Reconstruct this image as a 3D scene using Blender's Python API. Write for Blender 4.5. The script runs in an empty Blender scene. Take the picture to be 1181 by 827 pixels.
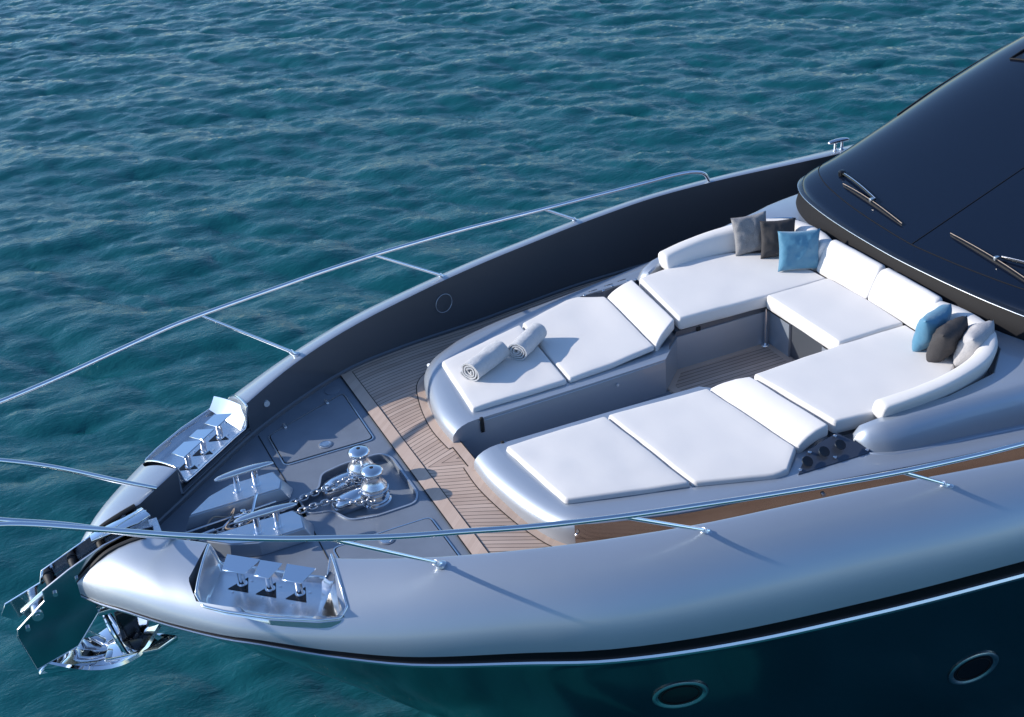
import bpy, bmesh, math, random
import numpy as np
from mathutils import Vector, Matrix, noise
from mathutils.geometry import tessellate_polygon
random.seed(7); rng = np.random.default_rng(7)
scene = bpy.context.scene
R = math.radians
SEA = -3.1

# ------------------------------------------------------------------ camera
cd = bpy.data.cameras.new('camera'); cam = bpy.data.objects.new('camera', cd)
scene.collection.objects.link(cam); scene.camera = cam
cd.sensor_width = 36; cd.lens = 36*1508.035/1181
cd.clip_start = .1; cd.clip_end = 6000
yaw, pit, rol = 1.18096, 0.50143, -0.08238
fw = Vector((math.cos(yaw)*math.cos(pit), math.sin(yaw)*math.cos(pit), -math.sin(pit)))
rt = Vector((math.sin(yaw), -math.cos(yaw), 0)); up = rt.cross(fw)
r2 = math.cos(rol)*rt + math.sin(rol)*up; u2 = -math.sin(rol)*rt + math.cos(rol)*up
cam.matrix_world = Matrix(((r2.x,u2.x,-fw.x,-1.013),(r2.y,u2.y,-fw.y,-10.363),(r2.z,u2.z,-fw.z,7.089),(0,0,0,1)))

# ------------------------------------------------------------------ sky, sun, exposure
SUN = Vector((-.62,.346,.334)).normalized()
el = math.asin(SUN.z); az = math.atan2(SUN.x, SUN.y)
w = bpy.data.worlds.new('World'); scene.world = w; w.use_nodes = True
nt = w.node_tree; bg = nt.nodes['Background']
sky = nt.nodes.new('ShaderNodeTexSky'); sky.sky_type = 'NISHITA'; sky.sun_disc = False
sky.sun_elevation = el; sky.sun_rotation = az; sky.air_density = 1.0; sky.dust_density = .4; sky.ozone_density = 2.5
tint = nt.nodes.new('ShaderNodeMix'); tint.data_type = 'RGBA'; tint.blend_type = 'MULTIPLY'; tint.inputs[0].default_value = 1
tint.inputs[7].default_value = (.86,.98,1.13,1); nt.links.new(sky.outputs[0], tint.inputs[6]); nt.links.new(tint.outputs[2], bg.inputs[0]); bg.inputs[1].default_value = .15
sl = bpy.data.lights.new('sun', 'SUN'); sl.energy = 4.2; sl.angle = R(.53); sl.color = (1,.93,.84)
so = bpy.data.objects.new('sun', sl); scene.collection.objects.link(so)
so.rotation_euler = (-SUN).to_track_quat('-Z','Y').to_euler(); so.location = (-20,12,20)
vs = scene.view_settings; vs.view_transform = 'Standard'; vs.look = 'None'; vs.exposure = .27; vs.gamma = 1
vs.use_curve_mapping = False
scene.cycles.max_bounces = 8; scene.cycles.caustics_reflective = False; scene.cycles.caustics_refractive = False

# ------------------------------------------------------------------ materials
def mat(name, col, rough=.5, metal=0, coat=0, coat_r=.03, bump=None, var=None, ior=1.45, sheen=0, spec=.5):
    m = bpy.data.materials.new(name); m.use_nodes = True
    t = m.node_tree; b = t.nodes['Principled BSDF']
    b.inputs['Base Color'].default_value = (*col,1); b.inputs['Roughness'].default_value = rough
    b.inputs['Metallic'].default_value = metal; b.inputs['Coat Weight'].default_value = coat
    b.inputs['Coat Roughness'].default_value = coat_r; b.inputs['IOR'].default_value = ior
    b.inputs['Sheen Weight'].default_value = sheen; b.inputs['Specular IOR Level'].default_value = spec
    tc = t.nodes.new('ShaderNodeTexCoord')
    if bump:
        for i,(sc,st,dist) in enumerate(bump):
            n = t.nodes.new('ShaderNodeTexNoise'); n.inputs['Scale'].default_value = sc; n.inputs['Detail'].default_value = 4
            t.links.new(tc.outputs['Object'], n.inputs['Vector'])
            bp = t.nodes.new('ShaderNodeBump'); bp.inputs['Strength'].default_value = st; bp.inputs['Distance'].default_value = dist
            t.links.new(n.outputs['Fac'], bp.inputs['Height'])
            if i: t.links.new(prev.outputs[0], bp.inputs['Normal'])
            prev = bp
        t.links.new(prev.outputs[0], b.inputs['Normal'])
    if var:
        sc, lo, hi = var
        n = t.nodes.new('ShaderNodeTexNoise'); n.inputs['Scale'].default_value = sc; n.inputs['Detail'].default_value = 6
        t.links.new(tc.outputs['Object'], n.inputs['Vector'])
        mr = t.nodes.new('ShaderNodeMapRange'); mr.inputs[1].default_value = .3; mr.inputs[2].default_value = .7
        mr.inputs[3].default_value = lo; mr.inputs[4].default_value = hi
        t.links.new(n.outputs['Fac'], mr.inputs[0])
        mx = t.nodes.new('ShaderNodeMix'); mx.data_type = 'RGBA'; mx.blend_type = 'MULTIPLY'; mx.inputs[0].default_value = 1
        mx.inputs[6].default_value = (*col,1); t.links.new(mr.outputs[0], mx.inputs[7]); t.links.new(mx.outputs[2], b.inputs['Base Color'])
    return m
M = dict(
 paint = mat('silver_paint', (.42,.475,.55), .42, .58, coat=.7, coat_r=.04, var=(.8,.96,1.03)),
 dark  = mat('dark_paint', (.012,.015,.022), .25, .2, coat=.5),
 inner = mat('shade_darkened_paint', (.115,.13,.155), .38, .45, coat=.35, coat_r=.05, var=(.8,.96,1.03)),  # the silver paint again, shade of bulwark interior and risers put into its colour
 mirror_paint = mat('teak_reflection_gloss', (.34,.295,.27), .14, .95),  # glossy lounge side; brown of the reflected teak partly put into the colour
 cheek = mat('dark_mirror_steel', (.42,.45,.47), .06, 1.0, bump=[(3,.05,.01)]),
 strake = mat('black_strake', (.004,.004,.006), .4, spec=.25),
 flank = mat('flank_paint', (.004,.030,.042), .22, .2, coat=.8, coat_r=.06, bump=[(1.5,.03,.02)]),
 panel = mat('panel_grey', (.10,.12,.16), .3, .5),
 fascia= mat('fascia_grey', (.012,.012,.014), .65, .0, spec=.2),
 black = mat('black_gloss', (.006,.006,.008), .15),
 seam  = mat('black_caulk', (.012,.012,.013), .7),
 hood  = mat('navy_glass', (.004,.008,.020), .10, .0, coat=.15, coat_r=.02, ior=1.42),
 chrome= mat('polished_steel', (.86,.87,.89), .07, 1.0, bump=[(9,.02,.01)]),
 chromes= mat('satin_steel', (.78,.79,.81), .26, 1.0),
 deck  = mat('deck_paint', (.24,.275,.33), .42, .3, bump=[(420,.12,.002)], var=(3,.9,1.06)),
 white = mat('white_upholstery', (.74,.72,.705), .85, bump=[(520,.10,.002),(3.5,.35,.009)], var=(2.2,.992,1.004), sheen=.15),
 towel = mat('terry_towel', (.58,.585,.60), .95, bump=[(260,.8,.006),(14,.5,.02)], var=(30,.93,1.03), sheen=.3),
 blue  = mat('blue_satin', (.07,.225,.35), .5, bump=[(300,.1,.002),(7,.5,.03)], sheen=.4),
 char  = mat('charcoal_cloth', (.045,.042,.044), .8, bump=[(350,.3,.003),(7,.5,.03)], var=(160,.8,1.25)),
 grey  = mat('grey_tweed', (.27,.265,.27), .85, bump=[(300,.5,.004),(7,.5,.03)], var=(220,.55,1.4)),
 lgrey = mat('light_grey_tweed', (.46,.45,.46), .85, bump=[(300,.5,.004),(7,.5,.03)], var=(220,.75,1.2)),
 rubber= mat('black_rubber', (.02,.02,.022), .6),
 galv  = mat('galvanised_chain', (.68,.69,.72), .33, 1.0, var=(60,.6,1.1)),
 rope  = mat('tan_rope', (.42,.34,.27), .9, bump=[(120,.6,.004)]),
 light = mat('lamp_lens', (.7,.72,.75), .2, .3),
)

def teak_mat(name, c1, c2, stripe, pitch=.062):
    m = bpy.data.materials.new(name); m.use_nodes = True; t = m.node_tree; b = t.nodes['Principled BSDF']; L = t.links.new
    b.inputs['Roughness'].default_value = .62
    uv = t.nodes.new('ShaderNodeUVMap'); uv.uv_map = 'uv'
    sp = t.nodes.new('ShaderNodeSeparateXYZ'); L(uv.outputs[0], sp.inputs[0])
    def math_(op, a, bb=None, c=None):
        n = t.nodes.new('ShaderNodeMath'); n.operation = op
        for i, x in enumerate((a, bb, c)):
            if x is None: continue
            if isinstance(x, (int, float)): n.inputs[i].default_value = x
            else: L(x, n.inputs[i])
        return n.outputs[0]
    v = math_('DIVIDE', sp.outputs[1], pitch); fl = math_('FLOOR', v); fr = math_('SUBTRACT', v, fl)
    gap = math_('LESS_THAN', fr, .115)
    # grain, stretched along the planks, and one tone per plank
    cb = t.nodes.new('ShaderNodeCombineXYZ'); L(math_('MULTIPLY', sp.outputs[0], 2.5), cb.inputs[0]); L(math_('MULTIPLY', sp.outputs[1], 70), cb.inputs[1]); L(fl, cb.inputs[2])
    n = t.nodes.new('ShaderNodeTexNoise'); n.inputs['Scale'].default_value = 1; n.inputs['Detail'].default_value = 5; L(cb.outputs[0], n.inputs['Vector'])
    wn = t.nodes.new('ShaderNodeTexWhiteNoise'); wn.noise_dimensions = '1D'; L(fl, wn.inputs['W'])
    tc = t.nodes.new('ShaderNodeTexCoord'); n3 = t.nodes.new('ShaderNodeTexNoise'); n3.inputs['Scale'].default_value = 1.6; n3.inputs['Detail'].default_value = 5
    L(tc.outputs['Object'], n3.inputs['Vector'])
    f = math_('ADD', math_('ADD', math_('MULTIPLY', n.outputs['Fac'], .7), math_('MULTIPLY', wn.outputs[0], .5)), math_('MULTIPLY', math_('SUBTRACT', n3.outputs['Fac'], .5), .9))
    mx = t.nodes.new('ShaderNodeMix'); mx.data_type = 'RGBA'; mx.inputs[6].default_value = (*c1,1); mx.inputs[7].default_value = (*c2,1); L(f, mx.inputs[0])
    if stripe:
        m2 = t.nodes.new('ShaderNodeMix'); m2.data_type = 'RGBA'; L(gap, m2.inputs[0]); L(mx.outputs[2], m2.inputs[6]); m2.inputs[7].default_value = (.02,.018,.018,1)
        L(m2.outputs[2], b.inputs['Base Color'])
    else: L(mx.outputs[2], b.inputs['Base Color'])
    return m
M['teak'] = teak_mat('teak_planks', (.40,.28,.215), (.68,.52,.42), True)
M['margin'] = teak_mat('teak_margin', (.55,.40,.31), (.68,.52,.42), False)

# ------------------------------------------------------------------ object helpers
COL = scene.collection
def smooth(me, ang=35):
    bm = bmesh.new(); bm.from_mesh(me)
    bmesh.ops.recalc_face_normals(bm, faces=bm.faces)
    a = R(ang)
    for f in bm.faces: f.smooth = True
    for e in bm.edges:
        if len(e.link_faces) == 2: e.smooth = e.calc_face_angle(0) < a
    bm.to_mesh(me); bm.free()
def obj(name, vf, m, parent=None, ang=35, mats=None, fm=None, loc=None, label=None):
    v, f = vf
    me = bpy.data.meshes.new(name); me.from_pydata([tuple(map(float,p)) for p in v], [], [tuple(int(i) for i in q) for q in f])
    for mm in (mats or [m]): me.materials.append(M[mm] if isinstance(mm,str) else mm)
    if fm: me.polygons.foreach_set('material_index', fm)
    smooth(me, ang)
    o = bpy.data.objects.new(name, me); COL.objects.link(o)
    if loc: o.location = loc
    if parent: o.parent = parent
    if label: o['label'] = label
    return o
def thing(name, label, cat, loc=(0,0,0), group=None):
    o = bpy.data.objects.new(name, None); COL.objects.link(o); o.location = loc; o.empty_display_size = .1
    o['label'] = label; o['category'] = cat
    if group: o['group'] = group
    return o
def tag(o, label, cat, group=None):
    o['label'] = label; o['category'] = cat
    if group: o['group'] = group
    return o
def join(*parts):
    v = []; f = []
    for a, b in parts:
        n = len(v); v += [tuple(p) for p in a]; f += [tuple(i+n for i in q) for q in b]
    return v, f
def xf(vf, mtx): return [tuple(mtx @ Vector(p)) for p in vf[0]], vf[1]
def mv(vf, d): return [(p[0]+d[0],p[1]+d[1],p[2]+d[2]) for p in vf[0]], vf[1]
def mir(vf): return [(p[0],-p[1],p[2]) for p in vf[0]], [tuple(reversed(q)) for q in vf[1]]
def grid(P, closed_u=False, closed_v=False):
    nu, nv = len(P), len(P[0]); v = [p for r in P for p in r]; f = []
    for i in range(nu if closed_u else nu-1):
        for j in range(nv if closed_v else nv-1):
            a = i*nv+j; b = ((i+1)%nu)*nv+j; j2 = (j+1)%nv
            f.append((a, b, ((i+1)%nu)*nv+j2, i*nv+j2))
    return v, f
def catmull(P, n=8):
    P = [Vector(p) for p in P]; out = []
    for i in range(len(P)-1):
        p0 = P[max(i-1,0)]; p1 = P[i]; p2 = P[i+1]; p3 = P[min(i+2,len(P)-1)]
        for k in range(n):
            t = k/n
            out.append(.5*((2*p1)+(-p0+p2)*t+(2*p0-5*p1+4*p2-p3)*t*t+(-p0+3*p1-3*p2+p3)*t**3))
    out.append(P[-1]); return out
def tube(path, r, n=10, cap=True, closed=False):
    P = [Vector(p) for p in path]; rr = r if hasattr(r,'__len__') else [r]*len(P)
    rows = []; t0 = (P[1]-P[0]).normalized()
    u = t0.orthogonal().normalized()
    for i, p in enumerate(P):
        if closed: t = (P[(i+1)%len(P)]-P[i-1]).normalized()
        else: t = (P[min(i+1,len(P)-1)]-P[max(i-1,0)]).normalized()
        u = (u - t*u.dot(t)).normalized(); w_ = t.cross(u)
        rows.append([tuple(p + (u*math.cos(a)+w_*math.sin(a))*rr[i]) for a in [2*math.pi*k/n for k in range(n)]])
    v, f = grid(rows, closed_u=closed, closed_v=True)
    if cap and not closed: f = list(f)+[tuple(range(n))[::-1], tuple(range((len(P)-1)*n, len(P)*n))]
    return v, f
def lathe(prof, n=32, cap=True):
    rows = [[(r*math.cos(2*math.pi*k/n), r*math.sin(2*math.pi*k/n), z) for k in range(n)] for r, z in prof]
    v, f = grid(rows, closed_v=True)
    f = list(f)
    if cap: f += [tuple(range(n))[::-1], tuple(range((len(prof)-1)*n, len(prof)*n))]
    return v, f
def bevel(vf, w_, seg=2):
    bm = bmesh.new(); vs_ = [bm.verts.new(p) for p in vf[0]]
    for q in vf[1]:
        try: bm.faces.new([vs_[i] for i in q])
        except ValueError: pass
    bmesh.ops.recalc_face_normals(bm, faces=bm.faces)
    es = [e for e in bm.edges if len(e.link_faces)==2 and e.calc_face_angle(0) > R(25)]
    bmesh.ops.bevel(bm, geom=es, offset=w_, segments=seg, profile=.5, affect='EDGES', clamp_overlap=True)
    bm.verts.ensure_lookup_table(); bm.verts.index_update()
    out = ([tuple(v.co) for v in bm.verts], [tuple(v.index for v in f.verts) for f in bm.faces]); bm.free(); return out
def prism(poly, z0, z1, bw=0):
    n = len(poly); z0f = z0 if callable(z0) else (lambda p: z0); z1f = z1 if callable(z1) else (lambda p: z1)
    v = [(p[0],p[1],z0f(p)) for p in poly]+[(p[0],p[1],z1f(p)) for p in poly]
    f = [tuple(range(n))[::-1], tuple(range(n,2*n))]+[(i,(i+1)%n,(i+1)%n+n,i+n) for i in range(n)]
    return bevel((v,f), bw) if bw else (v,f)
def box(c, s, bw=0):
    x,y,z = c; a,b,d = s[0]/2, s[1]/2, s[2]/2
    return prism([(x-a,y-b),(x+a,y-b),(x+a,y+b),(x-a,y+b)], z-d, z+d, bw)
def disc_between(p, q, r, n=16): return tube([p,q], r, n)
def rpoly(poly, r, n=5):
    out = []; N = len(poly)
    for i in range(N):
        p = Vector(poly[i]); a = Vector(poly[i-1])-p; b = Vector(poly[(i+1)%N])-p
        rr = min(r, a.length*.45, b.length*.45); a = p+a.normalized()*rr; b = p+b.normalized()*rr
        for k in range(n+1):
            t = k/n; out.append(tuple((1-t)**2*a+2*t*(1-t)*p+t*t*b))
    return out
def ring(poly, z0, z1, wd):      # band of width wd inside a polygon
    N = len(poly); P = [Vector(p) for p in poly]; area = sum(P[i].x*P[(i+1)%N].y-P[(i+1)%N].x*P[i].y for i in range(N)); s = 1 if area > 0 else -1
    Q = []
    for i in range(N):
        t = (P[(i+1)%N]-P[i-1]).normalized(); Q.append(P[i]+Vector((-t.y,t.x))*s*wd)
    rows = [[(p.x,p.y,z) for p in L_] for L_, z in ((P,z0),(P,z1),(Q,z1),(Q,z0))]
    return grid(rows, closed_v=True, closed_u=True)
def flat(outer, holes, z):
    loops = [[Vector((p[0],p[1],0)) for p in outer]]+[[Vector((p[0],p[1],0)) for p in h] for h in holes]
    v = [(p.x,p.y,z) for l in loops for p in l]
    return v, [tuple(t) for t in tessellate_polygon(loops)]
def plen(P): return sum((Vector(P[i+1])-Vector(P[i])).length for i in range(len(P)-1))
def pat(P, t):
    L_ = plen(P)*t; 
    for i in range(len(P)-1):
        d = (Vector(P[i+1])-Vector(P[i])).length
        if L_ <= d or i == len(P)-2: return tuple(Vector(P[i]).lerp(Vector(P[i+1]), L_/d))
        L_ -= d
def pch(xs, ys):
    xs = np.array(xs,float); ys = np.array(ys,float); h = np.diff(xs); d = np.diff(ys)/h
    m = np.r_[d[0], [0 if a*b <= 0 else 2*a*b/(a+b) for a,b in zip(d[:-1],d[1:])], d[-1]]
    def f(x):
        x = min(max(x, xs[0]), xs[-1]); i = min(max(int(np.searchsorted(xs,x))-1,0), len(h)-1); t = (x-xs[i])/h[i]
        return float((1+2*t)*(1-t)**2*ys[i]+t*(1-t)**2*h[i]*m[i]+t*t*(3-2*t)*ys[i+1]+t*t*(t-1)*h[i]*m[i+1])
    return f

# ------------------------------------------------------------------ hull lines
yi = pch([-1.16,-.95,-.75,-.5,-.3,-.1,.2,.8,1,1.5,2,2.5,3,3.7,4.5,5,5.6,6.2,6.6,7.2,7.9,9.5,15],
         [.15,.19,.22,.26,.42,.6,.88,1.42,1.58,1.92,2.19,2.41,2.59,2.81,3.00,3.11,3.25,3.38,3.46,3.54,3.58,3.5,3.4])
zi = pch([-1.16,-.95,-.75,-.5,-.3,.2,.8,1.5,2,2.5,3,3.7,4.5,5.6,6.6,7.9,15],[.06,.22,.32,.37,.38,.39,.415,.475,.51,.535,.553,.58,.612,.63,.625,.60,.58])
yc = pch([-1.16,-1.0,-.79,-.5,-.03,.585,1.2,1.97,2.6,3.73,4.8,6.2,7.9,9.5,15],
         [.17,.45,.74,1.1,1.58,2.0,2.38,2.76,3.05,3.37,3.6,3.88,4.08,4.12,4.0])
zc = pch([-1.16,-.79,-.03,.585,1.2,1.97,3.73,4.8,6.2,15],[-.06,-.0,-.0,-.10,-.165,-.19,-.25,-.24,-.18,-.15])
bh = pch([-1.16,-.5,.6,2.5,6.2,15],[.012,.02,.055,.115,.155,.17])     # height of the black band
zdeck = pch([1.9,2.15,2.85,4.1,5.4,6.7,8],[0,-.004,-.07,-.21,-.26,-.36,-.42])
def zt(x, y):
    k = min(1,max(0,(abs(y)-.5)/.9)); return zdeck(x)*k*k*(3-2*k)
XF, XA = -.02, .86
def cap_pt(x, v):      # v 0..1 from inner edge to the top of the black band
    a = yi(x)+.02; b = yc(x)+.035; z0 = zc(x)+bh(x)+.0; z1 = zi(x)+.006
    if v < .03: return (x, yi(x)+.02*v/.03, zi(x)+.006*v/.03)
    th = math.pi/2*(1-(v-.03)/.97); n = 2.05
    c = max(math.cos(th),0)**(2/n); s = max(math.sin(th),0)**(2/n)
    return (x, a+(b-a)*c, z0+(z1-z0)*s)
NV = 26
vv = [0,.012,.03]+[.03+.97*((k+1)/NV) for k in range(NV)]
def skew(x):
    if x < XF: return -.27*max(0,1-(XF-x)/.55)
    if x > XA: return -.10*max(0,1-(x-XA)/1.0)
    t = (x-XF)/(XA-XF); return -.27*(1-t)-.10*t
trayY = pch([-.30,-.24,-.10,.2,.56,.72,.80,.95],[1.14,1.27,1.42,1.68,1.92,1.98,1.96,1.90])
def row(xs_, clamp):
    out = []
    for v in vv:
        p = cap_pt(xs_ + skew(xs_)*min(v*2.4,1), v)
        out.append((p[0], p[1], min(p[2], .10) if clamp and p[1] < trayY(p[0])-.04 else p[2]))
    return out
stations = [-1.16,-1.13,-1.09,-1.03,-.95,-.85,-.75,-.65,-.55,-.45,-.35,-.25,-.15,-.08]
rows = [row(s, False) for s in stations]+[row(XF-.002,False), row(XF+.002,True)]
for k in range(1,10): rows.append(row(XF+(XA-XF)*k/10, True))
rows += [row(XA-.002,True), row(XA+.002,False)]
for s in list(np.linspace(.93,2.2,12))+list(np.linspace(2.4,9,30))+[9.6,10.5,11.5,13,15]: rows.append(row(s,False))
cap_g = grid(rows)

def stem(t): return 3.75*t
def low_pt(x0, t):     # below the trim strip; t 0 at the strip, 1 at the waterline
    f = math.exp(-max(0,x0+1.16)/5)
    y = yc(x0)*(1-.20*t**.9) + (.0); z = zc(x0)-.03 + (SEA-.5-zc(x0))*t
    y *= (1-.62*t**.7*math.exp(-max(0,x0+1.16)/1.8))
    return (x0+stem(t)*f, max(y-.0,.0) if x0 > -1.15 else y*(1-t)**3, z)
lx = [-1.16,-1.1,-1.03,-.95,-.85,-.7,-.55,-.4,-.2,0,.3,.6,.9,1.3,1.7,2.1,2.6,3.1,3.7,4.3,5,5.7,6.5,7.3,8.2,9.2,10.5,12.5,15]
lt = [0,.02,.06,.12,.2,.3,.4,.5,.6,.7,.8,.9,1]
low_g = grid([[low_pt(x,t) for t in lt] for x in lx])
def band(fa, fb, steps=None):
    xs_ = list(np.linspace(-1.16,0,24))+list(np.linspace(.1,9,60))+[10,11,12,13,15]
    return grid([[fa(x), fb(x)] for x in xs_])
def band_prof(prof):
    xs_ = list(np.linspace(-1.16,0,24))+list(np.linspace(.1,9,60))+[10,11,12,13,15]
    return grid([[(x, yc(x)+a, zc(x)+b*bh(x)+c) for a,b,c in prof] for x in xs_])

yacht = thing('motor_yacht', 'silver grey motor yacht with white bow sun lounge and dark navy windscreen', 'yacht', (0,0,0))
def both(name, vf, m, parent=yacht, **k):
    a = obj(name, vf, m, parent, **k); b = obj(name, mir(vf), m, parent, **k); return a, b

# hull: one mesh for both sides: cap, flank, stem closure, transom
front = [cap_pt(-1.16, v) for v in vv]
nose = [ [ (p[0], p[1]*s, p[2]) for p in front] for s in (1,-1)]
hull = join(cap_g, mir(cap_g),
            grid([[ (x, s*.15 if x<-.6 else s*yi(x), zi(x) if x>-1.16 else .06) , (x, s*.15 if x<-.6 else s*yi(x), -.08)] for x in (-1.16,-.9,-.7,-.6) for s in (1,)]) )
hull_o = obj('hull', hull, 'paint', yacht, ang=50)
both('hull_flank', low_g, 'flank', ang=50)
# nose block between the sides under the anchor channel
nb = []
for x in (-1.16,-1.1,-1.0,-.85,-.7,-.5): nb.append([(x,-yi(x),zi(x)-.12*(x>-1.16)-.03),(x,yi(x),zi(x)-.12*(x>-1.16)-.03)])
obj('stem_plate', grid([[(-1.165,-.17,-.12),(-1.165,.17,-.12)]]+nb), 'paint', yacht)
both('rub_strake', band_prof([(.036,1,.0),(.030,.97,0),(.026,.6,0),(.026,.30,0),(.03,.22,0)]), 'strake')
both('trim_strip', band_prof([(.03,.22,0),(.05,.20,0),(.062,.05,0),(.055,-.02,-.018),(.0,-.02,-.03)]), 'chromes')
# bulwark inner faces with inner top clamp in the fairlead recess
def zin(x):
    return .15 if XF < x < XA else zi(x)
bx = [-.52,-.4,-.3,-.2,-.1,XF-.002,XF+.002,.1,.2,.3,.4,.5,.6,.7,.8,XA-.002,XA+.002,1,1.15,1.3,1.5,1.75,2,2.25]+list(np.linspace(2.5,9,27))+[10,11,13,15]
def yb_(x): return .03+.07*min(1,max(0,(x-1.5)/3))
bulw = grid([[ (x, yi(x), zin(x)), (x, yi(x)+yb_(x)*.5, zin(x)*.5), (x, yi(x)+yb_(x), .05+zdeck(x)),(x, yi(x)+yb_(x)-.02, .035+zdeck(x)),(x, yi(x)+yb_(x)-.03, zdeck(x)-.01)] for x in bx])
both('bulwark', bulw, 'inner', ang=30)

# ------------------------------------------------------------------ foredeck
WELL = rpoly([(.98,.14),(1.20,.20),(1.30,.44),(1.55,.50),(1.93,.49),(2.0,.36),(2.0,-.36),(1.93,-.49),(1.55,-.50),(1.30,-.44),(1.20,-.20),(.98,-.14)], .07)
CH = [(-.52,-.17),(.98,-.17),(.98,.17),(-.52,.17)]
dx = [-.5,-.4,-.3,-.2,-.1,0,.2,.4,.6,.8,1,1.2,1.4,1.6,1.8,2.0,2.08]
# deck with a slot for the chain: two halves forward, frame round the well aft
dpoly = [(x, yi(x)+yb_(x)-.01) for x in dx if x > -.45]
outer = [(-.45,.17)]+dpoly+[(2.08,-yi(2.08)-.02)]+[(x,-y) for x,y in reversed(dpoly)]+[(-.45,-.17),(.96,-.17)]
wl = [p for p in WELL]
hole = wl
outer2 = outer + [(.96,.17)]
obj('foredeck', flat(outer2, [hole], 0), 'deck', yacht)
N_ = len(wl)
obj('windlass_well', join(grid([[(p[0],p[1],0) for p in wl],[(p[0],p[1],-.07) for p in wl]], closed_v=True), flat(wl, [], -.07),
    grid([[(-.6,-.17,.0),(.96,-.17,0)],[(-.6,-.17,-.12),(.96,-.17,-.12)],[(-.6,.17,-.12),(.96,.17,-.12)],[(-.6,.17,0),(.96,.17,0)]])), 'deck', yacht, ang=30)
obj('well_rim', ring(wl, .0, .012, -.02), 'paint', yacht)
# hatches
HT = [(1.02,1.42),(1.98,1.86),(1.965,.79),(1.02,.79)]
def hatch(s):
    P = [(x, y*s) for x, y in HT]
    cx = sum(p[0] for p in P)/4; cy = sum(p[1] for p in P)/4
    out = rpoly(P, .06); inn = rpoly([(cx+(p[0]-cx)*.975, cy+(p[1]-cy)*.965) for p in P], .055)
    g = obj('hatch', flat(inn, [], .012), 'deck', yacht)
    me = prism(inn, .004, .016, 0)
    g.data.clear_geometry(); v_, f_ = me; g.data.from_pydata(v_, [], f_); smooth(g.data)
    obj('gasket', flat(out, [], .004), 'seam', g)
    obj('rim', ring(out, .0, .010, -.014), 'chromes', g)
    lt_ = obj('flush_latch', join(mv(lathe([(.075,0),(.075,.006),(.068,.009),(.0,.009)],28),(1.49,.93*s,.016))), 'deck', g)
    obj('latch_ring', mv(lathe([(.062,0),(.062,.012),(.055,.013),(.050,.010),(.03,.010),(.0,.012)],28),(1.49,.93*s,.016)), 'chromes', g)
    for hx, hy in ((1.22,1.50),(1.76,1.745)):
        obj('hinge', mv(bevel(box((0,0,.0),(.035,.10,.03)),.008),(hx,hy*s,.022)), 'chromes', g)
hatch(1); hatch(-1)
both('filler_cap', mv(lathe([(.085,0),(.085,.008),(.07,.011),(0,.011)],28),(1.90,1.98,.0)), 'deck')
for s in (1,-1):
    obj('deck_seam', tube([(.93,s*1.49,.001),(.935,s*.88,.002),(.95,s*.30,.002)], .006, 6), 'seam', yacht)
# cleat plinths
def plinth(s):
    base = [(-.12,.19),(.90,.19),(.98,.34),(.92,.56),(.42,.56),(.16,.46)]
    top  = [(-.06,.205),(.83,.205),(.88,.34),(.85,.535),(.42,.535),(.18,.43)]
    b = [(x,y*s,-.0) for x,y in base]; t = [(x,y*s,.135) for x,y in top]
    n = 6; f = [tuple(range(n,2*n)), tuple(range(n))[::-1]]+[(i,(i+1)%n,(i+1)%n+n,i+n) for i in range(n)]
    o = obj('cleat_plinth', bevel((b+t,f),.008,2), 'paint', yacht, ang=18)
    tp = rpoly([(.43+(x-.43)*.97,(.36+(y-.36)*.94)*s) for x,y in top], .02)
    obj('plinth_plate', prism(tp, .133, .142), 'chromes', o, ang=20)
    return o
def cleat(x, y, z, L_, h, ang, parent=yacht, r=.022):
    c, s = math.cos(ang), math.sin(ang)
    def T(u, v, w_): return (x+c*u-s*v, y+s*u+c*v, z+w_)
    rows = []
    for k in range(17):
        u = -L_/2+L_*k/16; e = abs(2*k/16-1)
        wd = .043*(1-.45*e**2)*(1 if e < .99 else .6); hh = .026*(1-.3*e**3)*(1 if e < .99 else .5); dz = -.012*e**2
        rows.append([T(u, wd*math.copysign(abs(math.cos(a))**.7,math.cos(a)), h+dz+hh*math.copysign(abs(math.sin(a))**.8,math.sin(a))) for a in [2*math.pi*q/12 for q in range(12)]])
    v, f = grid(rows, closed_v=True); f = list(f)+[tuple(range(12))[::-1], tuple(range(16*12,17*12))]
    o = obj('cleat', (v,f), 'chromes', parent, ang=60)
    for u in (-L_*.16, L_*.16):
        obj('post', join(tube([T(u,0,0),T(u,0,.012),T(u,0,.013),T(u,0,h-.01)], [r*1.7,r*1.7,r,r], 18)), 'chrome', o)
        obj('bolt', tube([T(u,0,h+.018),T(u,0,h+.022)], .009, 10), 'seam', o)
    return o
for s in (1,-1):
    plinth(s)
    cleat(.55, .39*s, .135, .58, .20, .02*s, r=.031)
cleat(9.85, 3.62, .59, .34, .14, -.03, r=.02); cleat(9.85, -3.62, .59, .34, .14, .03, r=.02)

def capz(x, y):
    a = yi(x)+.02; b = yc(x)+.035; z0 = zc(x)+bh(x); z1 = zi(x)+.006
    c = min(1,max(0,(y-a)/(b-a))); return z0+(z1-z0)*(1-c**2.05)**(1/2.05)
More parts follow.
